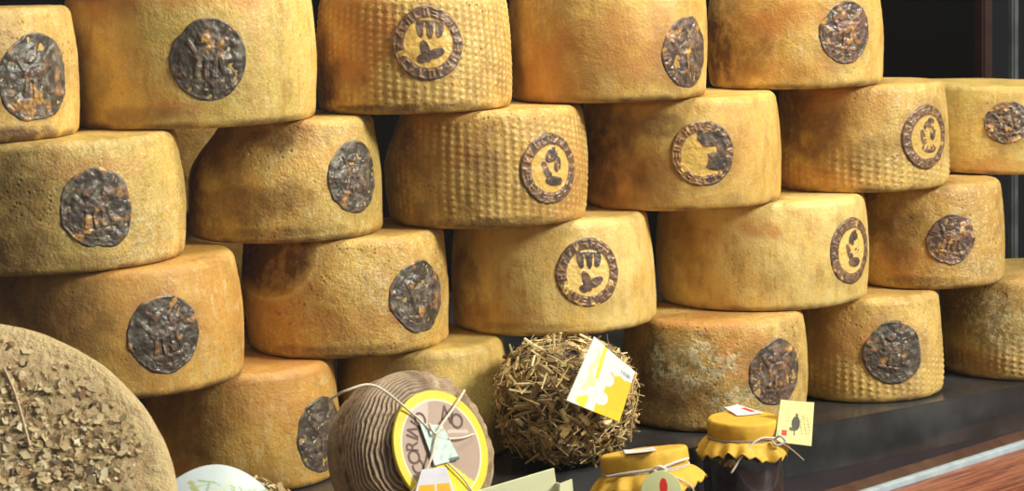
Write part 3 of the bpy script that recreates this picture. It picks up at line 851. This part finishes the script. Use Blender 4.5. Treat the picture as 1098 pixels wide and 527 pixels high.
for i, (r, z) in enumerate(prof):
    if i: ln += math.hypot(r - prof[i - 1][0], z - prof[i - 1][1])
    X = np.stack([np.cos(th) * r, np.sin(th) * r, np.full(nv, z)], -1)
    warp = fbm(X, 16, 2, 3) * .014 + fbm(X, 45, 6, 3) * .0045
    w = .5 + .5 * np.sin((ln + warp) * 2 * PI / .0040)
    rough_ = ss(.05, .35, .34 * np.cos(th - TUP + .25) + fbm(X, 14, 21, 2) * .7 - .02)
    rg = w * (1 - rough_ * .8) + rough_ * .8 * (.5 + fbm(X, 70, 31, 3))
    nrm = np.stack([np.cos(th) * (r / BR), np.sin(th) * (r / BR), np.full(nv, (z + BT / 2) / BT)], -1)
    amp = ss(.30, .62, ln / (BR)) if ln < BR else 1.
    X = X + nrm * ((rg - .5) * .0022 * amp + fbm(X, 20, 44, 2) * .0022 * amp + rough_ * amp * (np.abs(fbm(X, 34, 51, 3)) * .009 - .001))[:, None]
    V.append(X); RG.append(rg)
_low = min((bc + bqz @ Vector(v)).z for v in np.concatenate(V)[::7]); print('LOW', _low, BEDH); BEDH = max(.008, _low - ZL)
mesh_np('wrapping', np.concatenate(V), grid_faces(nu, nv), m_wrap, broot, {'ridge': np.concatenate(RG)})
BM = Matrix.Translation(bc) @ bqz.to_matrix().to_4x4(); BINV = BM.inverted()
def bpt(px, py, up=.004):                  # pixel on the label plane, in the cheese's own frame
    d = ray(px, py); t = (bc + bn * up - CAM).dot(bn) / d.dot(bn)
    return BINV @ (CAM + d * t)
lab_c = bpt(473, 482, .002)
LR = .0565
# local axes on the label: x right on screen, y up on screen
ex = (BINV.to_3x3() @ vx); ex.z = 0; ex.normalize(); ey = Vector((0, 0, 1)).cross(ex)
def lab(u, v, up=0.): return Vector((lab_c.x, lab_c.y, .0028 + up)) + ex * u * LR + ey * v * LR
def pat_label(u, v):
    r = math.hypot(u, v)
    c = (.44, .31, .25)
    if r > .85: return (.80, .62, .035)
    if r > .82: return (.80, .72, .50)
    if v < -.38 - .45 * u + .25 and u > -.1 and v < -.2: c = (.86, .70, .04)
    if .12 < u < .55 and .2 < v < .5 and abs(v - .3 - .2 * u) < .03: c = (.62, .50, .44)
    if v > .35 and -.6 < u < -.3: c = (.58, .47, .42)
    return c
V = []; C = []
for i in range(60):
    r = (i + .01) / 59
    for j in range(160):
        q = 2 * PI * j / 160; V.append(lab(r * math.cos(q), r * math.sin(q))); C.append(pat_label(r * math.cos(q), r * math.sin(q)))
for j in range(160):
    q = 2 * PI * j / 160; V.append(lab(math.cos(q), math.sin(q), -.003)); C.append((.88, .72, .02))
o = mesh_np('round_label', np.array([list(v) for v in V]), grid_faces(61, 160), attr_mat('label_print', .35, .08, 150, .4, .08), broot, {'col': np.array(C)})
o['label'] = 'round brown label with a yellow border'
LABEL = o
# lettering on the label, following the rim
def glyph_mesh(ch):
    cu = bpy.data.curves.new('t', 'FONT'); cu.body = ch; cu.align_x = 'CENTER'; cu.size = 1; cu.extrude = .02; cu.offset = .008
    ob = bpy.data.objects.new('t', cu); COL.objects.link(ob)
    dg = bpy.context.evaluated_depsgraph_get(); me = ob.evaluated_get(dg).to_mesh()
    vs = [v.co.copy() for v in me.vertices]; fs = [tuple(p.vertices) for p in me.polygons]
    ob.evaluated_get(dg).to_mesh_clear(); bpy.data.objects.remove(ob); return vs, fs
s = Soup()
def letter(ch, ang, rad=.50, size=.36):
    vs, fs = glyph_mesh(ch)
    a = math.radians(ang)
    rd = Vector((math.cos(a), math.sin(a))); tg = Vector((math.sin(a), -math.cos(a)))
    out = []
    for v in vs:
        p = rd * (rad + v.y * size) + tg * (v.x * size * .9)
        out.append(lab(p.x, p.y, .0004 + v.z * .004))
    s.add(out, fs, (.13, .075, .06))
for ch, ang in zip('PECORINO', (262, 241, 221, 203, 187, 172, 158, 138)):
    letter(ch, ang)
for ch, ang in zip('NO', (80, 60)): letter(ch, ang, .50, .38)
s.build('lettering', attr_mat('label_lettering', .5, .05, 100, .3, .05), LABEL)
# string and little tags
s = Soup()
ST = (.80, .72, .58)
s.tube(spline([bpt(352, 430, -.012), bpt(372, 419, .010), bpt(402, 414, .016), bpt(440, 442, .006), bpt(462, 462, .007)]), .0012, 7, ST)
s.tube(spline([bpt(498, 419, .004), bpt(487, 437, .007), bpt(470, 462, .008), bpt(463, 490, .009), bpt(452, 515, .007), bpt(440, 530, .004)]), .0013, 7, ST)
s.tube(spline([bpt(480, 471, .006), bpt(495, 470, .007), bpt(508, 466, .005)]), .0011, 7, ST)
s.tube(spline([bpt(480, 497, .006), bpt(497, 514, .006), bpt(508, 530, .004)]), .0010, 7, ST)
s.tube(spline([bpt(460, 455, .007), bpt(466, 465, .01), bpt(474, 459, .008)]), .0014, 7, ST)
s.build('string', attr_mat('string', .7, .4, 900, .3, .3), broot, True)
def loc_card(name, px4, ups, patt, parent, mat, inv_fn=bpt):
    pts = [inv_fn(p[0], p[1], u) for p, u in zip(px4, ups)]
    o = card(name, pts, patt, mat, None, 40, 40, curl=.001); o.parent = parent; return o
def pat_blue(u, v):
    c = (.62, .72, .70)
    if math.sin(u * 17 + 5 * math.sin(v * 9)) * math.sin(v * 13) > .55: c = (.46, .60, .62)
    if v > .9 and .6 < u: c = (.12, .16, .16)
    return c
o = loc_card('paper_tag', [(450, 455), (474, 456), (493, 493), (466, 500)], [.006, .006, .006, .006], pat_blue, broot, m_paper); o['label'] = 'pale blue green paper tag'
def pat_orange(u, v):
    if v > .62 and abs(u - .5) < .44 and not abs(u - .55) < .03: return (.88, .42, .02)
    if .25 < v < .4 and math.sin(u * 70) > .1: return (.70, .56, .70)
    return (.66, .66, .73)
o = loc_card('paper_tag', [(452, 504), (478, 501), (487, 528), (444, 532)], [.012, .012, .010, .010], pat_orange, broot, m_paper); o['label'] = 'small white paper tag with orange lower half'

# ------------------------------------------------------------------ jars
m_cloth = attr_mat('yellow_cloth', .6, .35, 260, .3, .22)
m_content = plain('dark_preserve', (.030, .016, .022), .25, 50, .2, (.07, .035, .04), spec=.6)
g = NT('jar_glass'); g.b.inputs['Base Color'].default_value = (.9, .93, .95, 1); g.b.inputs['Roughness'].default_value = .03
g.b.inputs['Transmission Weight'].default_value = 1.; g.b.inputs['IOR'].default_value = 1.45; m_glass = g.m
m_string = attr_mat('jar_string', .7, .4, 900, .3, .3)

def jar(loc, body_r, lid_r, h, label, tilt, seed, skirt=.020):
    root = empty('preserve_jar', loc, label, 'jar', 'preserve jars under yellow cloth', rot=tilt)
    rnd = random.Random(seed)
    def lathe(name, prof, mat, n=72):
        t = np.arange(n) * 2 * PI / n
        V = np.concatenate([np.stack([np.cos(t) * r, np.sin(t) * r, np.full(n, z)], -1) for r, z in prof])
        return mesh_np(name, V, grid_faces(len(prof), n), mat, root)
    nz_ = h - .026
    R = body_r
    outer = [(.001, .002), (R * .80, .0), (R * .95, .003), (R, .010)] + [(R, z) for z in np.linspace(.014, nz_ - .018, 6)] + [(R * .97, nz_ - .010), (R * .88, nz_ - .002), (lid_r * .93, nz_ + .003), (lid_r * .91, h - .012)]
    inner = [(max(r - .0025, .0005), z + (.003 if i < 3 else 0)) for i, (r, z) in enumerate(outer)][::-1]
    lathe('glass_body', outer + inner, m_glass)
    cont = [(.001, .006)] + [(r - .0032, max(z, .0065)) for r, z in outer[1:-2]] + [(.001, nz_ - .004)]
    lathe('preserve', cont, m_content)
    lathe('metal_lid', [(.001, h - .0015), (lid_r * .9, h - .0015), (lid_r * .965, h - .003), (lid_r * .97, h - .013), (lid_r * .93, h - .013)], plain('lid_metal', (.5, .42, .2), .35, 0))
    # cloth cap: top, side, tied waist and flared pinked skirt
    n = 288; t = np.arange(n) * 2 * PI / n
    P = np.stack([np.cos(t), np.sin(t), t * 0 + seed], -1)
    V = []; C = []
    L = lid_r * 1.03
    prof = [(f * L * .94, h + .0012 + .0008 * (1 - f), 0) for f in np.linspace(.01, 1, 16)]
    prof += [(L * .98, h + .0002, .1), (L, h - .002, .3), (L * 1.005, h - .007, .5), (L * 1.0, h - .012, .8), (L * .97, h - .016, 1.)]
    prof += [(L * .955, h - .0185, 1.)]
    for f in np.linspace(0, 1, 12)[1:]: prof.append((L * .955 + skirt * .62 * f ** .8, h - .0185 - skirt * .75 * f ** 1.3, 1 + f))
    fold = np.zeros(n)
    for fr in (7, 11, 17): fold += np.sin(fr * t + rnd.uniform(0, 6)) / 3
    pink = np.abs(((t * 22 / (2 * PI)) % 1) - .5) * 2
    for i, (r, z, w) in enumerate(prof):
        rr = r * (1 + .016 * fold * min(w, 1)) + (.0045 * fold * max(0, w - 1)) + fbm(P * 1.0, 2, seed, 2) * .001 * w
        if w > 1: rr = rr + 0
        zz = z + (.004 * np.sin(3 * t + seed) + .0035 * fold) * max(0, w - 1) + 0 * t
        if w <= 0: zz = zz + fbm(np.stack([np.cos(t) * r, np.sin(t) * r, t * 0], -1), 60, seed, 2) * .0006
        if w >= 1.82: zz = zz + (pink - .5) * .0052 * (w - 1.72) / .28
        V.append(np.stack([np.cos(t) * rr, np.sin(t) * rr, zz], -1)); C.append(np.tile(np.array([(.80, .48, .06)]), (n, 1)))
    K = len(V)
    V2 = [v * np.array([.985, .985, 1]) - np.array([0, 0, .0007]) for v in V[::-1]]
    mesh_np('cloth_cap', np.concatenate(V + V2), grid_faces(2 * K, n), m_cloth, root, {'col': np.concatenate(C + C)})
    s = Soup()
    for q in range(2):
        s.tube([Vector((math.cos(a) * L * .985, math.sin(a) * L * .985, h - .0172 - .0018 * q + .0006 * math.sin(3 * a))) for a in np.linspace(0, 2 * PI, 60)], .0011, 6, (.46, .34, .24) if seed == 1 else (.66, .62, .52))
    return root, s

def jar_place(px_lid, py_lid, lid_px, lid_h, lid_r, tiltx, tilty):
    depth = F_PX * lid_r / lid_px
    d = ray(px_lid, py_lid)
    p = CAM + d * ((lid_h - CAM_Z) / d.z)
    return p, (p - CAM).dot(fwd)

# upright jar
hj = .098
pt = atz(797, 449, hj + ZL)
dj = (pt - CAM).dot(fwd); lr = 37.5 * dj / F_PX
print('jar1', pt, dj, lr)
j1, s1 = jar((pt.x, pt.y, ZL), lr * 1.16, lr, hj, 'upright jar of dark preserve under yellow cloth, cream tag beside its cap', None, 1)
def j_local(j):
    M = PMAT(j).inverted()
    return lambda px, py, dd: M @ at(px, py, dd)
L1 = j_local(j1)
fr = dj - lr
s1.tube(spline([L1(832, 470, fr + .008), L1(815, 471, fr), L1(800, 484, fr - .004), L1(784, 508, fr - .006)]), .0011, 7, (.78, .72, .62))
s1.tube(spline([L1(832, 472, fr + .008), L1(848, 482, fr + .002), L1(862, 494, fr + .002)]), .0008, 7, (.45, .36, .28))
s1.tube(spline([L1(828, 474, fr + .006), L1(836, 468, fr), L1(842, 474, fr), L1(833, 478, fr), L1(828, 473, fr + .004)]), .0013, 7, (.66, .62, .66))
s1.build('string', m_string, j1, True)
def pat_tag(u, v):
    c = (.82, .74, .34)
    if (abs(u - .52) / .12) ** 2 + (abs(v - .52) / .17) ** 2 < 1: return (.09, .08, .06)
    if (abs(u - .53) / .04) ** 2 + (abs(v - .33) / .05) ** 2 < 1: return (.16, .14, .10)
    if abs(u - .50) < .015 and .5 < v < .80: return (.1, .09, .06)
    if (abs(u - .42) / .08) ** 2 + (abs(v - .66) / .05) ** 2 < 1: return (.14, .14, .08)
    if .14 < u < .30 and .70 < v < .84: return (.66, .06, .03)
    if u < .10 and .72 < v < .86: return (.46, .62, .40)
    for k, x in enumerate((.70, .78, .86)):
        if abs(u - x - .04 * math.sin(9 * v + k)) < .012 and .33 < v < .76 and math.sin(v * 95 + k * 2) > -.3: return (.34, .30, .14)
    for k, x in enumerate((.26, .31)):
        if abs(u - x) < .01 and .14 < v < .52 and math.sin(v * 80 + k * 2) > -.2: return (.40, .36, .18)
    return c
tg = card('paper_tag', [at(837, 429, dj - .010), at(873, 432, dj - .004), at(870, 479, dj - .022), at(831, 474, dj - .028)], pat_tag, m_paper, j1, 60, 70, curl=.001)
tg['label'] = 'cream paper tag with dark figure and red square'
def sticker(parent, px, zr, name, patt):
    M = PMAT(parent).inverted()
    zl = zr
    out = []
    for (x, y) in px:
        dloc = (M.to_3x3() @ ray(x, y)); oloc = M @ CAM
        out.append(oloc + dloc * ((zl - oloc.z) / dloc.z))
    o = card(name, out, patt, m_paper, None, 30, 30, curl=.0008); o.parent = parent; return o
sticker(j1, [(776, 437), (790, 434), (818, 443), (790, 446)], hj + .0032, 'sticker', lambda u, v: (.75, .06, .04) if (.72 < u < .9 and .35 < v < .8) else (.86, .84, .86))['label'] = 'white sticker with a red spot'

# leaning jar
hj2 = .086
tl2 = math.radians(-6)
pt2 = atz(690, 489, hj2 + .002 + ZL)
dj2 = (pt2 - CAM).dot(fwd); lr2 = 46 * dj2 / F_PX
Rt = Euler((math.radians(-9), tl2, 0))
base = pt2 - (Rt.to_matrix() @ Vector((0, 0, hj2)))
lowz = min((Rt.to_matrix() @ Vector((math.cos(a) * lr2 * .9, math.sin(a) * lr2 * .9, 0))).z for a in np.linspace(0, 2 * PI, 40))
base.z = ZL - lowz + .0005
j2, s2_ = jar(base, lr2 * 1.14, lr2, hj2, 'tilted yellow capped jar at the bottom edge with a round red spotted tag', Rt, 2, .024)
L2 = j_local(j2)
f2 = dj2 - lr2
s2_.tube(spline([L2(650, 512, f2 + .012), L2(672, 508, f2 + .002), L2(705, 503, f2 - .002), L2(725, 496, f2 + .006), L2(738, 492, f2 + .02)]), .0015, 7, (.72, .70, .66))
s2_.tube(spline([L2(700, 504, f2 - .002), L2(706, 508, f2 - .006), L2(714, 505, f2 - .004), L2(707, 501, f2 - .004), L2(700, 505, f2 - .002)]), .0019, 7, (.80, .74, .68))
s2_.tube(spline([L2(712, 508, f2 - .005), L2(728, 514, f2 - .004), L2(741, 522, f2), L2(745, 532, f2 + .004)]), .0009, 7, (.78, .66, .60))
s2_.tube(spline([L2(700, 509, f2 - .005), L2(690, 517, f2 - .004), L2(682, 528, f2)]), .0009, 7, (.78, .76, .66))
s2_.build('string', m_string, j2, True)
def pat_round(u, v):
    if (abs(u - .12) / .20) ** 2 + (abs(v - .22) / .42) ** 2 < 1 and v < .62: return (.78, .03, .02)
    return (.72, .74, .40)
o = round_label(j2, at(709, 527, f2 - .022), (CAM - at(708, 529, f2)).normalized(), 21 * dj2 / F_PX, 'round_tag', pat_round, dome=.001)
o['label'] = 'pale round paper tag with a red spot'
sticker(j2, [(668, 483), (700, 480), (704, 483.5), (670, 487)], hj2 + .0032, 'sticker', lambda u, v: (.86, .85, .86))['label'] = 'white sticker'

s = Soup(); rnd = random.Random(77)
for i in range(900):
    x = rnd.uniform(-.155, -.02); yy = 1.93 + (x + .1) * .8 + rnd.uniform(-.055, .055)
    hgt = max(.004, (BEDH) * min(1, (.065 - abs(yy - 1.93 - (x + .1) * .8)) / .03))
    p = Vector((x, yy, ZL + .007 + rnd.uniform(0, 1) * max(0, hgt - .006)))
    straw_strip(s, p, Vector((rnd.gauss(0, .3), rnd.gauss(0, .3), 1)), Vector((rnd.gauss(0, 1), rnd.gauss(0, 1), rnd.gauss(0, .12))), rnd.uniform(.015, .045), rnd.uniform(.001, .003), rnd.choice(STRAW), .05)
o = s.build('straw_bedding', m_straw); tag(o, 'loose straw spread under the brown wrapped cheese', 'straw'); o['kind'] = 'stuff'

# ------------------------------------------------------------------ folded cream card at the bottom edge
def folded():
    d0 = 2.0
    s = Soup(); c1 = (.80, .80, .52)
    A = at(500, 531, d0 - .005); B = at(594, 503, d0 + .02); 
    C_ = B + Vector((.012, -.018, -.062)); D = A + Vector((.012, -.018, -.055))
    B2 = at(606, 517, d0 + .03); E_ = at(590, 512, d0 + .035); 
    def slab(p, q, r, t, th=.0007, col=c1):
        n = (q - p).cross(t - p).normalized() * th
        s.add([p + n, q + n, r + n, t + n, p - n, q - n, r - n, t - n], [(0, 1, 2, 3), (7, 6, 5, 4), (0, 4, 5, 1), (1, 5, 6, 2), (2, 6, 7, 3), (3, 7, 4, 0)], col)
    slab(A, B, C_, D)
    slab(A + Vector((0, .001, 0)), B + Vector((0, .001, 0)), B + Vector((.004, .045, -.060)), A + Vector((.0, .045, -.055)))
    F1 = at(600, 519, d0 + .012); F2 = at(613, 514, d0 + .02)
    slab(F1, F2, F2 + Vector((.006, -.012, -.045)), F1 + Vector((-.006, -.014, -.045)))
    slab(B.lerp(C_, .2), F1, F1 + Vector((-.006, -.014, -.045)), B.lerp(C_, .8))
    zmin = min(v[2] for v in s.v); 
    o = s.build('folded_card', m_paper); tag(o, 'folded cream paper card at the bottom edge in front of the straw covered cheese', 'card')
    o.location.z = 0
    return o, zmin
fc, zmin = folded(); print('card zmin', zmin)
for v in fc.data.vertices:
    if v.co.z < zmin + .03: v.co.z = ZL + .001
# loose straw by the small straw cheese
# ------------------------------------------------------------------ shelf, window, room
m_shelf = NT('dark_stone')
_v = m_shelf.obj()
_c = m_shelf.mix(m_shelf.ramp(m_shelf.noise(9, 4, .6, _v), .35, .7), (.026, .024, .024), (.062, .060, .062))
m_shelf = m_shelf.done(_c, .22, m_shelf.bump(m_shelf.noise(30, 3, .5, _v), .08, .002), .5)
e0 = atz(740, 481, 0); e1 = e0 + Vector((math.cos(.593), math.sin(.593), 0)) * .4
ed = (e1 - e0).normalized(); en = Vector((-ed.y, ed.x, 0))            # en points into the display
if en.y < 0: en = -en
def prism(name, pts, z0, z1, mat, bevel=0):
    bm = bmesh.new()
    lo = [bm.verts.new((p[0], p[1], z0)) for p in pts]; hi = [bm.verts.new((p[0], p[1], z1)) for p in pts]
    n = len(pts)
    bm.faces.new(hi); bm.faces.new(lo[::-1])
    for i in range(n): bm.faces.new((lo[i], lo[(i + 1) % n], hi[(i + 1) % n], hi[i]))
    bmesh.ops.recalc_face_normals(bm, faces=bm.faces)
    if bevel: bmesh.ops.bevel(bm, geom=list(bm.edges), offset=bevel, segments=2, affect='EDGES')
    me = bpy.data.meshes.new(name); bm.to_mesh(me); bm.free(); me.materials.append(mat)
    o = bpy.data.objects.new(name, me); COL.objects.link(o); return o
a = e0 - ed * 1.0; b = e1 + ed * .75
print('shelf', a, b, e0, e1)
shelf = prism('display_shelf', [a, b, b + en * 1.15, a + en * 1.15], ZL - .02, -.0005, m_shelf, .002)
tag(shelf, 'dark polished stone shelf carrying the whole cheese display', 'shelf')

m_ledge = plain('dark_ledge', (.012, .014, .022), .3, 8, .05, (.02, .022, .03))
m_sill = NT('dark_sill_wood')
_v = m_sill.obj((0, 0, 0), (6, 1, 6))
m_sill = m_sill.done(m_sill.mix(m_sill.ramp(m_sill.noise(12, 4, .6, _v), .35, .65), (.055, .028, .020), (.10, .05, .035)), .4, None, .4)
m_wood = NT('mahogany')
_q = atz(1098, 475, -.03) - atz(938, 525, -.03); WANG = math.atan2(_q.y, _q.x)
mp = m_wood.node('ShaderNodeTexCoord'); mm = m_wood.node('ShaderNodeMapping'); mm.inputs['Rotation'].default_value = (0, 0, -WANG)
m_wood.l.new(mp.outputs['Object'], mm.inputs['Vector'])
m2 = m_wood.node('ShaderNodeMapping'); m2.inputs['Scale'].default_value = (.06, 1, 1); m_wood.l.new(mm.outputs[0], m2.inputs['Vector'])
_g = m_wood.noise(130, 5, .65, m2.outputs[0], .4)
_c = m_wood.mix(m_wood.ramp(_g, .35, .65), (.085, .022, .012), (.25, .085, .045))
_c = m_wood.mix(m_wood.ramp(m_wood.noise(320, 3, .6, m2.outputs[0]), .55, .7, 0, .5), _c, (.45, .24, .16))
m_wood = m_wood.done(_c, .35, m_wood.bump(_g, .4, .002), .5)
zs = ZL + .012
w0 = atz(938, 525, zs); w1 = atz(1098, 475, zs)
wd = (w1 - w0).normalized(); wn = Vector((-wd.y, wd.x, 0))
if wn.y < 0: wn = -wn
wa, wb = w0 - wd * 1.25, w1 + wd * .9
print('glass left end', wa, 'right', wb)
l0, l1 = atz(860, 525, ZL), atz(1069, 466, ZL)
ld = (l1 - l0).normalized()
la, lb = l0 - ld * 1.2, l1 + ld * .8
ledge = prism('lower_ledge', [a - en * .40, b - en * .40, b - en * .001, a - en * .001], ZL - .02, ZL - .0005, m_ledge)
tag(ledge, 'dark lower ledge along the window below the stone shelf', 'ledge')
sill = struct(prism('trim_1', [wa, wb, wb + wn * .036, wa + wn * .036], zs - .03, zs + .0005, m_sill))
m_bead = plain('pale_bead', (.38, .46, .50), .45, 40, .2, (.28, .36, .40))
win = struct(bpy.data.objects.new('window_1', None)); COL.objects.link(win)
def under(o, p): o.parent = p; return o
under(prism('glazing_bead', [wa - wn * .010, wb - wn * .010, wb, wa], zs - .004, zs + .004, m_bead, .0008), win)
under(prism('bottom_rail', [wa - wn * .110, wb - wn * .110, wb - wn * .0105, wa - wn * .0105], zs - .06, zs - .001, m_wood, .003), win)
under(prism('outer_sill', [wa - wn * .20, wb - wn * .20, wb - wn * .1105, wa - wn * .1105], zs - .10, zs - .020, m_wood, .004), win)
gm = bpy.data.materials.new('window_glass'); gm.use_nodes = True
nt = gm.node_tree; nt.nodes.clear()
out = nt.nodes.new('ShaderNodeOutputMaterial'); mx = nt.nodes.new('ShaderNodeMixShader'); tr = nt.nodes.new('ShaderNodeBsdfTransparent'); gl = nt.nodes.new('ShaderNodeBsdfGlossy'); fr_ = nt.nodes.new('ShaderNodeMapRange')
lw = nt.nodes.new('ShaderNodeLayerWeight'); lw.inputs[0].default_value = .5; pw = nt.nodes.new('ShaderNodeMath'); pw.operation = 'POWER'; pw.inputs[1].default_value = 5
nt.links.new(lw.outputs['Facing'], pw.inputs[0]); nt.links.new(pw.outputs[0], fr_.inputs[0]); fr_.inputs[3].default_value = .03; fr_.inputs[4].default_value = .9
gl.inputs['Roughness'].default_value = .02; tr.inputs['Color'].default_value = (.97, .985, .98, 1)
nt.links.new(fr_.outputs[0], mx.inputs[0]); nt.links.new(tr.outputs[0], mx.inputs[1]); nt.links.new(gl.outputs[0], mx.inputs[2]); nt.links.new(mx.outputs[0], out.inputs[0])
under(prism('glass_pane', [wa - wn * .006, wb - wn * .006, wb - wn * .003, wa - wn * .003], zs + .002, 1.5, gm), win)
m_dark = plain('dark_wall', (.0025, .003, .0022), .9, 3, .1, (.004, .003, .002), spec=.02)
# walls and floor of the display, seen only as darkness
bk = 0.62
c0 = a + en * 1.15; c1 = b + en * 1.15
struct(prism('wall_back', [a - ed * .35 + en * 1.25, b + ed * .6 + en * 1.25, b + ed * .6 + en * 1.30, a - ed * .35 + en * 1.30], -.9, 1.5, m_dark))
struct(prism('wall_left', [a - ed * .40 + en * .02, a - ed * .35 + en * .02, a - ed * .35 + en * 1.25, a - ed * .40 + en * 1.25], -.9, 1.5, m_dark))
struct(prism('floor', [a - ed * .40 - en * .4, b + ed * 1.2 - en * .8, b + ed * 1.2 + en * 1.3, a - ed * .40 + en * 1.3], -.95, -.9, m_dark))
# mahogany and steel posts behind the pile at the right
def post(px, depth, w, mat, name, label):
    p = at(px, 60, depth)
    o = prism(name, [p + ed * w / 2, p - ed * w / 2, p - ed * w / 2 + en * w, p + ed * w / 2 + en * w], -.9, 1.5, mat, .003)
    tag(o, label, 'post')
post(1060, 3.3, .022, plain('post_wood', (.035, .009, .006), .5, 20, .1), 'wooden_post', 'thin dark reddish wooden post in the darkness at the upper right')
post(1090, 3.35, .014, plain('post_steel', (.09, .10, .10), .5, 20, .1), 'metal_post', 'slim grey metal post at the upper right corner')

# ------------------------------------------------------------------ light
w = bpy.data.worlds.new('World'); SC.world = w; w.use_nodes = True
nt = w.node_tree; bg = nt.nodes['Background']
tc = nt.nodes.new('ShaderNodeTexCoord'); dt = nt.nodes.new('ShaderNodeVectorMath'); dt.operation = 'DOT_PRODUCT'
dt.inputs[1].default_value = Vector((.45, -.48, .75)).normalized()
mr = nt.nodes.new('ShaderNodeMapRange'); mr.interpolation_type = 'SMOOTHSTEP'; mr.inputs[1].default_value = .05; mr.inputs[2].default_value = 1
cr = nt.nodes.new('ShaderNodeMix'); cr.data_type = 'RGBA'
cr.inputs[6].default_value = (.05, .05, .05, 1); cr.inputs[7].default_value = (1., .97, .92, 1)
nt.links.new(tc.outputs['Generated'], dt.inputs[0]); nt.links.new(dt.outputs['Value'], mr.inputs[0]); nt.links.new(mr.outputs[0], cr.inputs[0]); nt.links.new(cr.outputs[2], bg.inputs[0])
bg.inputs[1].default_value = .38

def area(name, loc, target, size, power, col):
    l = bpy.data.lights.new(name, 'AREA'); l.energy = power; l.shape = 'RECTANGLE'; l.size = size[0]; l.size_y = size[1]; l.color = col
    o = bpy.data.objects.new(name, l); COL.objects.link(o); o.location = loc
    o.rotation_euler = (Vector(target) - Vector(loc)).to_track_quat('-Z', 'Y').to_euler(); return o
area('daylight', (2.1, 1.35, 1.55), (.1, 2.35, .2), (.6, .6), 104, (1, .93, .81))
area('shop_lamp', (.30, 2.15, 1.45), (.05, 2.35, .2), (.5, .25), 19, (1, .90, .76))

SC.view_settings.view_transform = 'Standard'; SC.view_settings.look = 'None'
SC.view_settings.exposure = 0.06; SC.view_settings.gamma = 1; SC.view_settings.use_curve_mapping = False
